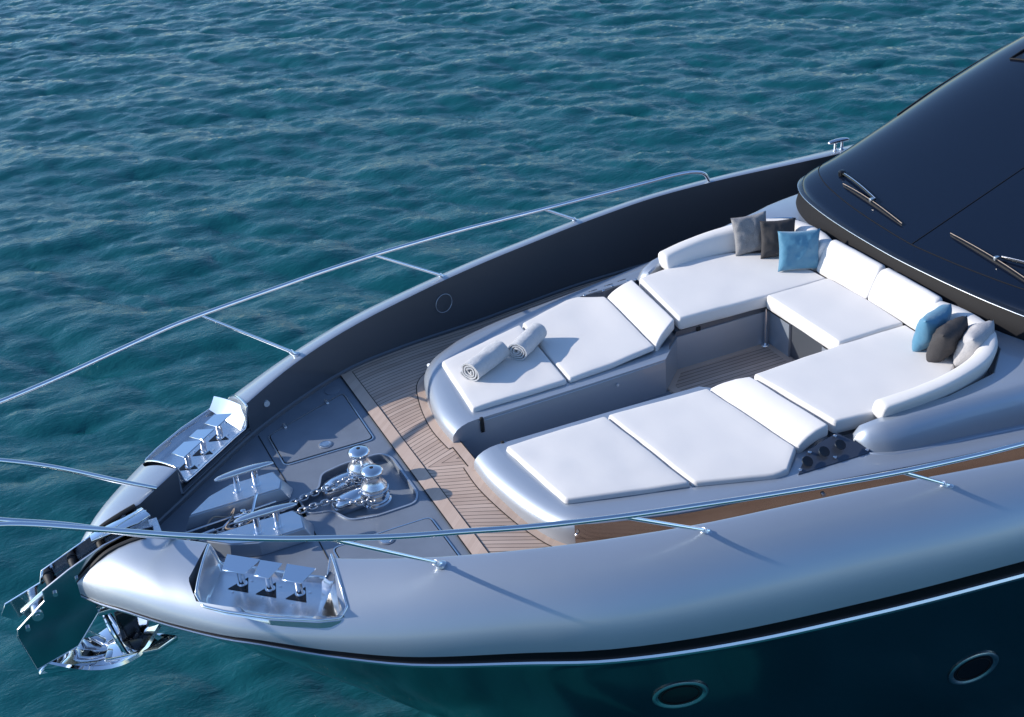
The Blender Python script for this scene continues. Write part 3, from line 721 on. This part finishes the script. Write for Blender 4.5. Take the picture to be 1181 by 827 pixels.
# the pillow's -Y face looks towards 'face'
place_pillow('grey', (7.18,1.70,.43), -12, 14, -3, .45,.48,.15, 1, 'mottled grey pillow with pale edge, leftmost of the far group')
place_pillow('char', (7.36,1.44,.43), -16, 14, 2, .44,.46,.15, 2, 'charcoal black pillow half hidden behind the light blue one in the far corner')
place_pillow('blue', (7.34,1.00,.435), -20, 14, 2, .50,.48,.17, 3, 'light blue satin pillow facing the footwell beside the white seat back')
place_pillow('blue', (7.38,-1.13,.43), -162, 18, 4, .45,.45,.23, 4, 'light blue pillow on edge, first of the near group, leaning on the seat back')
place_pillow('char', (7.36,-1.37,.43), -158, 22, 6, .45,.43,.24, 5, 'charcoal pillow on edge between the blue and the pale grey pillows')
place_pillow('lgrey', (7.52,-1.56,.43), -156, 24, 4, .44,.42,.25, 6, 'pale grey tweed pillow, rightmost, resting on the curved bolster')

# rolled towels
def towel(p, q, r, label, seed):
    p = Vector(p); q = Vector(q); ax = (q-p); L_ = ax.length; ax.normalize(); u = Vector((0,0,1)).cross(ax).normalized(); w_ = ax.cross(u)
    rows = []; turns = 3.6; n_ = 110
    for j in range(13):
        t = j/12; rr = []
        for k in range(n_):
            a = k/(n_-1)*turns*2*math.pi + 2.2
            f = .20+.80*k/(n_-1)
            rad = r*f + .009*f*noise.noise(Vector((math.cos(a)*1.6+seed,math.sin(a)*1.6,t*3.5))) + .004*noise.noise(Vector((a*2.2,t*9,seed)))
            off = .03*noise.noise(Vector((a*.45,seed,0))) * (1 if t in (0,1) else 0)
            c = p + ax*(L_*t+off)
            dv = u*math.cos(a)*rad*1.05 + w_*math.sin(a)*rad*.92
            rr.append(tuple(c+dv))
        rows.append(rr)
    v_, f_ = grid(rows)
    # a thin cloth: give the sheet thickness
    bm = bmesh.new(); vs_ = [bm.verts.new(x) for x in v_]
    for fq in f_: bm.faces.new([vs_[i] for i in fq])
    bmesh.ops.recalc_face_normals(bm, faces=bm.faces)
    bmesh.ops.solidify(bm, geom=bm.faces[:], thickness=.017)
    bm.verts.index_update(); out = ([tuple(v.co) for v in bm.verts], [tuple(v.index for v in f.verts) for f in bm.faces]); bm.free()
    return tag(obj('rolled_towel', out, 'towel', ang=60), label, 'towel', 'rolled towels on the far sun pad')
TZ = .268+.118
towel((3.13,.92,TZ), (3.62,1.22,TZ), .132, 'rolled pale grey towel lying forward, its spiral end facing the bow', 1)
towel((3.74,1.06,TZ), (4.14,1.38,TZ), .126, 'rolled pale grey towel lying aft of the other, nearer the headrest', 2)

# ------------------------------------------------------------------ windscreen and superstructure
xl = pch([-.6,0,.6,1.14,1.7,2.0,2.28,2.45,2.56,2.6],[7.922,7.90,7.922,7.968,8.06,8.145,8.28,8.43,8.64,8.8])
zcen = pch([7.9,8.16,8.89,9.607,10.8,12,13.5,15],[.88,.976,1.245,1.51,1.95,2.33,2.62,2.75])
Yw = pch([7.9,8.8,9.6,10.8,12,15],[2.6,2.62,2.74,2.92,3.02,3.1])
def surf(t, q):      # t across (-1..1), q 0..1 aft along the column
    ya = 2.6*abs(t); x0 = xl(ya); x = x0+(15-x0)*q**1.6
    y = ya*(Yw(x)/2.6 if x > 8.8 else 1+(Yw(8.8)/2.6-1)*max(0,(x-7.9)/.9))
    g = max(0,1-abs(t)**6)**(1/3)
    ramp = (max(0,x-x0)/max(1e-6,(x-7.9)+.0001))**.42 if x > x0 else 0
    z = .85+.03*(1-abs(t)**3)+(zcen(max(x,7.9))-.88)*g*ramp
    return (x, math.copysign(y,t), z)
ts_ = [math.sin(math.pi/2*k/40) for k in range(-40,41)]
qs = [0]+[ (k/44) for k in range(1,45)]
shell_ = grid([[surf(t,q) for q in qs] for t in ts_])
lipo = [surf(t,0) for t in ts_]
wind = obj('windscreen', shell_, 'hood', yacht, ang=70)
sidepts = [surf(1,q) for q in qs]
full = [ (p[0],-abs(p[1]),p[2]) for p in reversed(sidepts)]+lipo+[(p[0],abs(p[1]),p[2]) for p in sidepts]
# under-lip: short dark return, then the grey rounded fascia down to the coaming
def off(P, d, dz):
    out = []
    for i, p in enumerate(P):
        a = Vector(P[max(i-2,0)]); b = Vector(P[min(i+2,len(P)-1)]); t = (b-a); t.z = 0; t.normalize(); n_ = Vector((-t.y,t.x,0))
        out.append((p[0]+n_.x*d, p[1]+n_.y*d, p[2]+dz))
    return out
sgn = 1 if off(lipo,1,0)[40][0] < lipo[40][0] else -1     # +d = outward (towards the bow)
obj('windscreen_lip', grid([off(full,0,0), off(full,.035*sgn,-.008), off(full,.045*sgn,-.022), off(full,.035*sgn,-.036), off(full,-.02*sgn,-.040)]), 'dark', wind, ang=60)
obj('lip_edge_trim', tube(off(full,.045*sgn,-.022)[::1], .0055, 8), 'chromes', wind)
frows = [off(full,-.02*sgn,-.040)]
for k in range(1,9):
    a = k/8; frows.append([(p[0],p[1],p[2]) for p in off(full, (-.02+.085*math.sin(a*math.pi*.62))*sgn, -.04-.30*a)])
obj('fascia', grid(frows), 'fascia', wind, ang=70)
# side skirt to the side deck
obj('house_side', grid([off(full,.02*sgn,-.29), off(full,.03*sgn,-.6)]), 'dark', yacht)
# glass seam, centre seam
def srf(x, y):       # surface height near (x,y)
    best = None
    t = y/2.6
    for _ in range(30):
        ya = 2.6*abs(t); sc_ = Yw(x)/2.6 if x > 8.8 else 1+(Yw(8.8)/2.6-1)*max(0,(x-7.9)/.9)
        t = y/(2.6*sc_)
    x0 = xl(2.6*abs(t)); 
    q = (max(0,x-x0)/(15-x0))**(1/1.6); p = surf(t if t else 1e-9, q); return Vector((x,y,p[2]))
def on(x, y, h=.004): p = srf(x,y); return (p.x,p.y,p.z+h)
obj('glass_seam', tube([on(8.10+(12.8-8.10)*k/40, 0) for k in range(41)], .0045, 6), 'fascia', wind)
inset = []
for t in [math.sin(math.pi/2*k/30)*.955 for k in range(-30,31)]:
    y = 2.6*t; x = xl(abs(y))+.19+.06*abs(t); inset.append(on(x,y,.003))
obj('glass_seam', tube(inset, .005, 6), 'fascia', wind)
for s in (1,-1):
    obj('side_gap', tube([on(x, Yw(x)*.90*s, .002) for x in np.linspace(9.9,14.5,40)], .016, 6), 'seam', wind)
# wipers
def wiper(b0, b1, a0, a1, s=1):
    n_ = 14; b0 = Vector(b0); b1 = Vector(b1)
    pts = [b0.lerp(b1,k/n_) for k in range(n_+1)]
    blade = [on(p.x,p.y,.028+.02*math.sin(math.pi*k/n_)) for k,p in enumerate(pts)]
    arm_p = [Vector(a0).lerp(Vector(a1),k/10) for k in range(11)]
    arm = [on(p.x,p.y,.034+.012*math.sin(math.pi*min(1,k/10))) for k,p in enumerate(arm_p)]
    o = obj('wiper', tube(arm,[.022]+[.016]*9+[.012],8), 'black', wind)
    obj('blade', tube(blade,[.004]+[.013]*(n_-1)+[.004],6), 'black', o)
    obj('wiper_rubber', grid([[on(p.x,p.y,.004) for p in pts],[on(p.x,p.y,.03) for p in pts]]), 'rubber', o)
    obj('arm_edge', tube([(q[0],q[1],q[2]+.014) for q in arm],.005,6), 'chromes', o)
    obj('blade_edge', tube([(q[0],q[1],q[2]+.012) for q in blade],.0045,6), 'rope', o)
    obj('pivot', mv(lathe([(.045,0),(.045,.05),(.03,.07),(0,.072)],16), (a0[0],a0[1],srf(a0[0],a0[1]).z)), 'black', o)
    m_ = blade[len(blade)//2]; obj('blade_clip', mv(bevel(box((0,0,0),(.06,.035,.045)),.008),(m_[0],m_[1],m_[2]+.02)), 'chromes', o)
    return o
WIPERS = [((8.40,1.63,0),(8.24,.35,0),(8.55,1.85,0),(8.38,1.0,0)), ((8.40,-.25,0),(8.30,-1.75,0),(8.62,-1.9,0),(8.42,-1.0,0))]
for wv in WIPERS: wiper(*[v[:2] for v in wv])
# roof hatch at the upper right
hp = [(11.15,1.95),(12.3,2.0),(12.3,.95),(11.2,.95)]
obj('skylight', ([on(x,y,.012) for x,y in hp],[(0,1,2,3)]), 'black', wind)
obj('skylight_frame', tube([on(*lerp(hp[i],hp[(i+1)%4],k/6),.014) for i in range(4) for k in range(6)], .014, 6, closed=True), 'fascia', wind)

# ------------------------------------------------------------------ rails
def rail(s):
    pts = [(-.27,.44,.39),(-.55,.47,.545),(-1.1,.505,.875),(-1.55,.52,1.095),(-2.0,.50,1.30),(-2.32,.56,1.39),(-2.45,.68,1.42),(-2.38,.80,1.41),(-2.0,.91,1.40),(-1.5,1.03,1.36),(-.9,1.35,1.295),(-.3,1.71,1.24),(.3,2.04,1.20),
           (.7,2.22,1.17),(1.2,2.42,1.13),(1.7,2.59,1.10),(2.2,2.76,1.07),(2.86,2.94,1.035),(3.5,3.08,1.0),(4,3.18,.97),(4.6,3.28,.93),(5.26,3.38,.89),(6,3.47,.86),(6.7,3.53,.84),(7.2,3.57,.83),(7.5,3.59,.80),(7.68,3.60,.73),(7.76,3.61,.60)]
    o = obj('bow_rail', tube(catmull([(x,y*s,z) for x,y,z in pts],6), .024, 12), 'chrome', yacht, ang=60)
    for f_, t_ in (((1.60,2.11,.50),(.70,2.22,1.165)),((3.67,2.90,.565),(2.86,2.94,1.03)),((5.70,3.41,.61),(5.22,3.375,.89))):
        a = Vector((f_[0],f_[1]*s,f_[2])); b = Vector((t_[0],t_[1]*s,t_[2]))
        st = obj('stanchion', tube([a,b], .018, 12), 'chrome', o)
        obj('foot', tube([a-Vector((0,0,.03)),a+(b-a).normalized()*.07],.026,14), 'chromes', st)
        obj('foot_plate', mv(lathe([(.045,-.02),(.045,.004),(.03,.010),(0,.010)],20), (a.x,a.y,a.z)), 'chromes', st)
for s in (1,-1): rail(s)
# bulwark fittings
for s in (1,-1):
    yb = yi(3.58)+.010
    obj('speaker_ring', xf(join(tube([(.115*math.cos(a),0,.115*math.sin(a)) for a in [2*math.pi*k/36 for k in range(36)]],.005,6,closed=True)), Matrix.Translation((3.58,(yb-.004)*s,.285)) @ Matrix.Rotation(R(13*s),4,'Z')), 'paint', yacht)
    obj('step_light', tube([(1.10,(yi(1.10)+.02)*s,.26),(1.106,(yi(1.10)-.012)*s,.26)],.034,20), 'light', yacht)
# portholes
def hull_hit(x, z, s=-1):
    best = None
    for x0 in np.linspace(-1,12,521):
        f = None
        t = (z-zc(x0)+.03)/(SEA-.5-zc(x0)); t = min(max(t,0),1)
        p = low_pt(x0,t)
        if best is None or abs(p[0]-x) < best[0]: best = (abs(p[0]-x), p, x0, t)
    _, p, x0, t = best
    du = Vector(low_pt(x0+.05,t))-Vector(p); dv = Vector(low_pt(x0,t+.01))-Vector(p); n_ = dv.cross(du).normalized()
    if n_.y < 0: n_ = -n_
    return Vector((p[0],p[1]*s,p[2])), Vector((n_.x,n_.y*s,n_.z)), Vector((du.x,du.y*s,du.z)).normalized()
def porthole(x, z, s):
    p, n_, u = hull_hit(x, z, s); v = n_.cross(u).normalized()
    mt = Matrix(((u.x,v.x,n_.x,p.x),(u.y,v.y,n_.y,p.y),(u.z,v.z,n_.z,p.z),(0,0,0,1)))
    o = obj('porthole', xf(lathe([(.235,-.02),(.25,.008),(.235,.02),(.215,.016),(.205,.006),(.19,.002)],40,False), mt), 'chromes', yacht, ang=60)
    obj('glass', xf(lathe([(.195,.006),(.0,.008)],40,False), mt), 'black', o)
    obj('inner_ring', xf(tube([(.165*math.cos(a),.165*math.sin(a),.009) for a in [2*math.pi*k/36 for k in range(36)]],.004,6,closed=True), mt), 'fascia', o)
for s in (-1,1): porthole(3.36,-1.06,s); porthole(6.2,-1.6,s); porthole(9.1,-1.75,s)

# ------------------------------------------------------------------ anchor
an = thing('anchor', 'polished steel plough anchor hanging under the bow roller above the water', 'anchor', (-1.44,0,-.70))
def A(vf): return mv(vf, (1.4,0,.6))
obj('shank', A(bevel(([(-1.30,-.025,.06),(-1.62,-.025,-.12),(-1.35,-.025,-.62),(-1.14,-.025,-.74),(-1.06,-.025,-.66),(-1.26,-.025,-.40),(-1.42,-.025,-.14),(-1.22,-.025,-.04),
     (-1.30,.025,.06),(-1.62,.025,-.12),(-1.35,.025,-.62),(-1.14,.025,-.74),(-1.06,.025,-.66),(-1.26,.025,-.40),(-1.42,.025,-.14),(-1.22,.025,-.04)],
     [tuple(range(8)),tuple(range(8,16))[::-1]]+[(i,(i+1)%8,(i+1)%8+8,i+8) for i in range(8)]),.008)), 'chrome', an)
rows = []
for k in range(13):     # fluke: pointed ahead at the left, broad and upswept to the right
    t = k/12; x = -1.64+t*.92; wd = .02+.25*math.sin(min(1,t*1.25)*math.pi/2)*(1 if t<.8 else 1-.55*(t-.8)/.2); z = -.80-.10*math.sin(t*math.pi)+.10*t**2
    rows.append([(x+.10*abs(j)**1.5, wd*j, z+.10*abs(j)**1.3-(.0 if abs(j)>.05 else .03)) for j in (-1,-.75,-.5,-.25,0,.25,.5,.75,1)])
v_, f_ = grid(rows); bm = bmesh.new(); vs_ = [bm.verts.new(x) for x in v_]
for q in f_: bm.faces.new([vs_[i] for i in q])
bmesh.ops.recalc_face_normals(bm, faces=bm.faces); bmesh.ops.solidify(bm, geom=bm.faces[:], thickness=.03); bm.verts.index_update()
fl_ = ([tuple(v.co) for v in bm.verts],[tuple(v.index for v in f.verts) for f in bm.faces]); bm.free()
obj('fluke', A(fl_), 'chrome', an, ang=50)
for s in (-1,1):
    obj('fluke_wing', A(bevel(prism([(-1.06,.02*s),(-1.12,.16*s),(-.70,.30*s),(-.52,.24*s),(-.66,.12*s)] if s>0 else [(-.66,-.12),(-.52,-.24),(-.70,-.30),(-1.12,-.16),(-1.06,-.02)], lambda p: -.76+(p[0]+1.1)*.10, lambda p: -.715+(p[0]+1.1)*.12),.012)), 'chrome', an)
obj('roll_bar', A(tube(catmull([(-.95,-.18,-.70),(-1.0,-.14,-.48),(-1.02,0,-.38),(-1.0,.14,-.48),(-.95,.18,-.70)],5),.022,10)), 'chrome', an)
an.scale = (1.13,1.25,1.1)
obj('crown_bracket', A(bevel(prism([(-.95,-.05),(-.78,-.05),(-.78,.05),(-.95,.05)],-.74,-.40),.02)), 'dark', an)

# ------------------------------------------------------------------ chains
def link_mesh(L_=.075, W_=.05, r=.0095):
    P = []
    for k in range(20):
        a = 2*math.pi*k/20; P.append(((L_/2-W_/2)*(1 if math.cos(a)>0 else -1)*(1 if abs(math.cos(a))>.05 else 0)+W_/2*math.cos(a)-(0), W_/2*math.sin(a), 0))
    return tube(P, r, 7, closed=True)
def chain(path, label, seed):
    P = catmull(path, 16); L_ = plen(P); step = .056; n_ = int(L_/step)
    t = thing('anchor_chain', label, 'chain', tuple(P[0]), 'anchor chains to the windlasses'); o0 = None
    for k in range(n_):
        a = Vector(pat(P,k*step/L_)); b = Vector(pat(P,min(1,(k*step+.01)/L_))); d = (b-a).normalized()
        ro = (45 if k%2 else -45)+random.uniform(-12,12)
        if o0 is None: c = o0 = obj('link', link_mesh(), 'galv', t, ang=80)
        else: c = o0.copy(); COL.objects.link(c); c.parent = t
        c.matrix_local = Matrix.Translation(a-P[0]) @ d.to_track_quat('X','Z').to_matrix().to_4x4() @ Matrix.Rotation(R(ro),4,'X')
chain([(1.56,.09,.05),(1.42,.10,.09),(1.25,.085,.07),(1.0,.07,.05),(.7,.055,.0),(.3,.05,-.03),(-.2,.05,-.02)], 'galvanised anchor chain running from the far windlass along the deck slot', 1)
chain([(1.56,-.31,.05),(1.42,-.27,.05),(1.28,-.17,.07),(1.1,-.12,.055),(.8,-.08,.01),(.4,-.06,-.02),(-.2,-.06,-.02)], 'galvanised anchor chain running from the near windlass along the deck slot', 2)
# chain snubber lashings at the middle of the slot
tt = thing('chain_claw', 'steel chain claw with shackles clamped on the chains between the plinths', 'chain hook', (.42,0,.03))
def Cc(vf): return mv(vf,(-.42,0,-.03))
obj('claw', Cc(tube(catmull([(.20,.05,.0),(.32,.07,.06),(.42,.02,.09),(.50,.08,.06),(.56,.16,.12),(.60,.20,.17)],5),[.016]*25+[.012],8)), 'chrome', tt)
obj('shackle', Cc(tube(catmull([(.30,-.07,.02),(.36,-.09,.09),(.44,-.04,.11),(.47,.04,.08),(.42,.07,.01)],5),.014,8)), 'chrome', tt)
obj('turnbuckle', Cc(tube([(-.25,-.02,.02),(-.10,-.02,.04),(-.09,-.02,.04),(.12,-.01,.05),(.13,-.01,.05),(.34,0,.06)],[.008,.008,.018,.018,.008,.008],10)), 'chromes', tt)
obj('tension_rod', Cc(tube([(-.35,.10,.03),(.75,.12,.07)],.010,8)), 'chromes', tt)
obj('knuckle', Cc(mv(lathe([(0,-.03),(.028,-.02),(.034,0),(.026,.022),(0,.03)],14,False),(.42,.06,.10))), 'chrome', tt)
ln = catmull([(.05,.10,.02),(.15,.14,.09),(.28,.12,.06),(.36,.16,.10),(.30,.05,.08),(.22,-.05,.06),(.34,-.10,.05),(.5,-.02,.05)],6)
tag(obj('lashing_line', tube(ln,.008,6), 'rope'), 'thin tan lashing line tangled over the chains between the cleat plinths', 'rope')

# ------------------------------------------------------------------ sea
def sea():
    n_ = 1024; Ls = 110.0; dx_ = Ls/n_
    k = 2*np.pi*np.fft.fftfreq(n_, dx_); KX, KY = np.meshgrid(k,k,indexing='ij'); K = np.hypot(KX,KY); K[0,0] = 1
    wd = np.array([math.cos(R(53)), math.sin(R(108))])      # wave travel direction
    cosf = (KX*wd[0]+KY*wd[1])/K
    g = 9.81; Vw = 2.7; Lw = Vw*Vw/g
    ph = np.exp(-1/(K*Lw)**2)/K**3.3*(np.abs(cosf)**4*.92+.08)*np.exp(-(K*.022)**2)
    ph[0,0] = 0; ph *= (K > .7)
    r1 = np.random.default_rng(11)
    spec = (r1.normal(size=K.shape)+1j*r1.normal(size=K.shape))*np.sqrt(ph)
    h = np.fft.ifft2(spec); amp = h.real.std()
    sc_ = .051/amp; spec = spec*sc_; h = np.fft.ifft2(spec).real
    Dx = np.fft.ifft2(-1j*KX/K*spec).real; Dy = np.fft.ifft2(-1j*KY/K*spec).real; ch_ = 1.15
    X, Y_ = np.meshgrid(np.arange(n_)*dx_, np.arange(n_)*dx_, indexing='ij')
    X0, Y0 = -40.0, -34.0
    edge = np.minimum(np.minimum(np.arange(n_),n_-1-np.arange(n_))/40.0,1); fade = np.minimum.outer(edge,edge)
    co = np.stack([X+X0+ch_*Dx*fade, Y_+Y0+ch_*Dy*fade, SEA+h*fade],-1).reshape(-1,3)
    idx = np.arange(n_*n_).reshape(n_,n_); q = np.stack([idx[:-1,:-1],idx[1:,:-1],idx[1:,1:],idx[:-1,1:]],-1).reshape(-1,4)
    # far ring out to the horizon
    B = 2500.0; x1, y1 = X0+(n_-1)*dx_, Y0+(n_-1)*dx_
    rv = np.array([[X0,Y0,SEA],[x1,Y0,SEA],[x1,y1,SEA],[X0,y1,SEA],[-B,-B,SEA],[B,-B,SEA],[B,B,SEA],[-B,B,SEA]])
    b = len(co); rf = np.array([[b,b+4,b+5,b+1],[b+1,b+5,b+6,b+2],[b+2,b+6,b+7,b+3],[b+3,b+7,b+4,b]])
    co = np.vstack([co,rv]); q = np.vstack([q,rf])
    me = bpy.data.meshes.new('sea'); me.vertices.add(len(co)); me.vertices.foreach_set('co', co.ravel())
    me.loops.add(q.size); me.loops.foreach_set('vertex_index', q.ravel().astype(np.int32))
    me.polygons.add(len(q)); me.polygons.foreach_set('loop_start', np.arange(0,q.size,4,dtype=np.int32))
    me.update(calc_edges=True); me.polygons.foreach_set('use_smooth', np.ones(len(q),bool)); me.validate()
    o = bpy.data.objects.new('sea', me); COL.objects.link(o); o['kind'] = 'structure'
    m = bpy.data.materials.new('sea_water'); m.use_nodes = True; t = m.node_tree; b = t.nodes['Principled BSDF']
    b.inputs['Base Color'].default_value = (.004,.076,.094,1); b.inputs['Roughness'].default_value = .05; b.inputs['IOR'].default_value = 1.333
    tc = t.nodes.new('ShaderNodeTexCoord'); mp = t.nodes.new('ShaderNodeMapping'); mp.inputs['Rotation'].default_value = (0,0,R(38)); mp.inputs['Scale'].default_value = (.6,1.3,1)
    t.links.new(tc.outputs['Object'], mp.inputs[0]); prev = None
    for s_, st, d in ((3.6,.5,.05),(10,.5,.02),(26,.4,.008)):
        nn = t.nodes.new('ShaderNodeTexNoise'); nn.inputs['Scale'].default_value = s_; nn.inputs['Detail'].default_value = 5; nn.inputs['Roughness'].default_value = .6; nn.inputs['Distortion'].default_value = .4
        t.links.new(mp.outputs[0], nn.inputs['Vector']); bp = t.nodes.new('ShaderNodeBump'); bp.inputs['Strength'].default_value = st; bp.inputs['Distance'].default_value = d
        t.links.new(nn.outputs['Fac'], bp.inputs['Height'])
        if prev: t.links.new(prev.outputs[0], bp.inputs['Normal'])
        prev = bp
    t.links.new(prev.outputs[0], b.inputs['Normal'])
    me.materials.append(m)
sea()
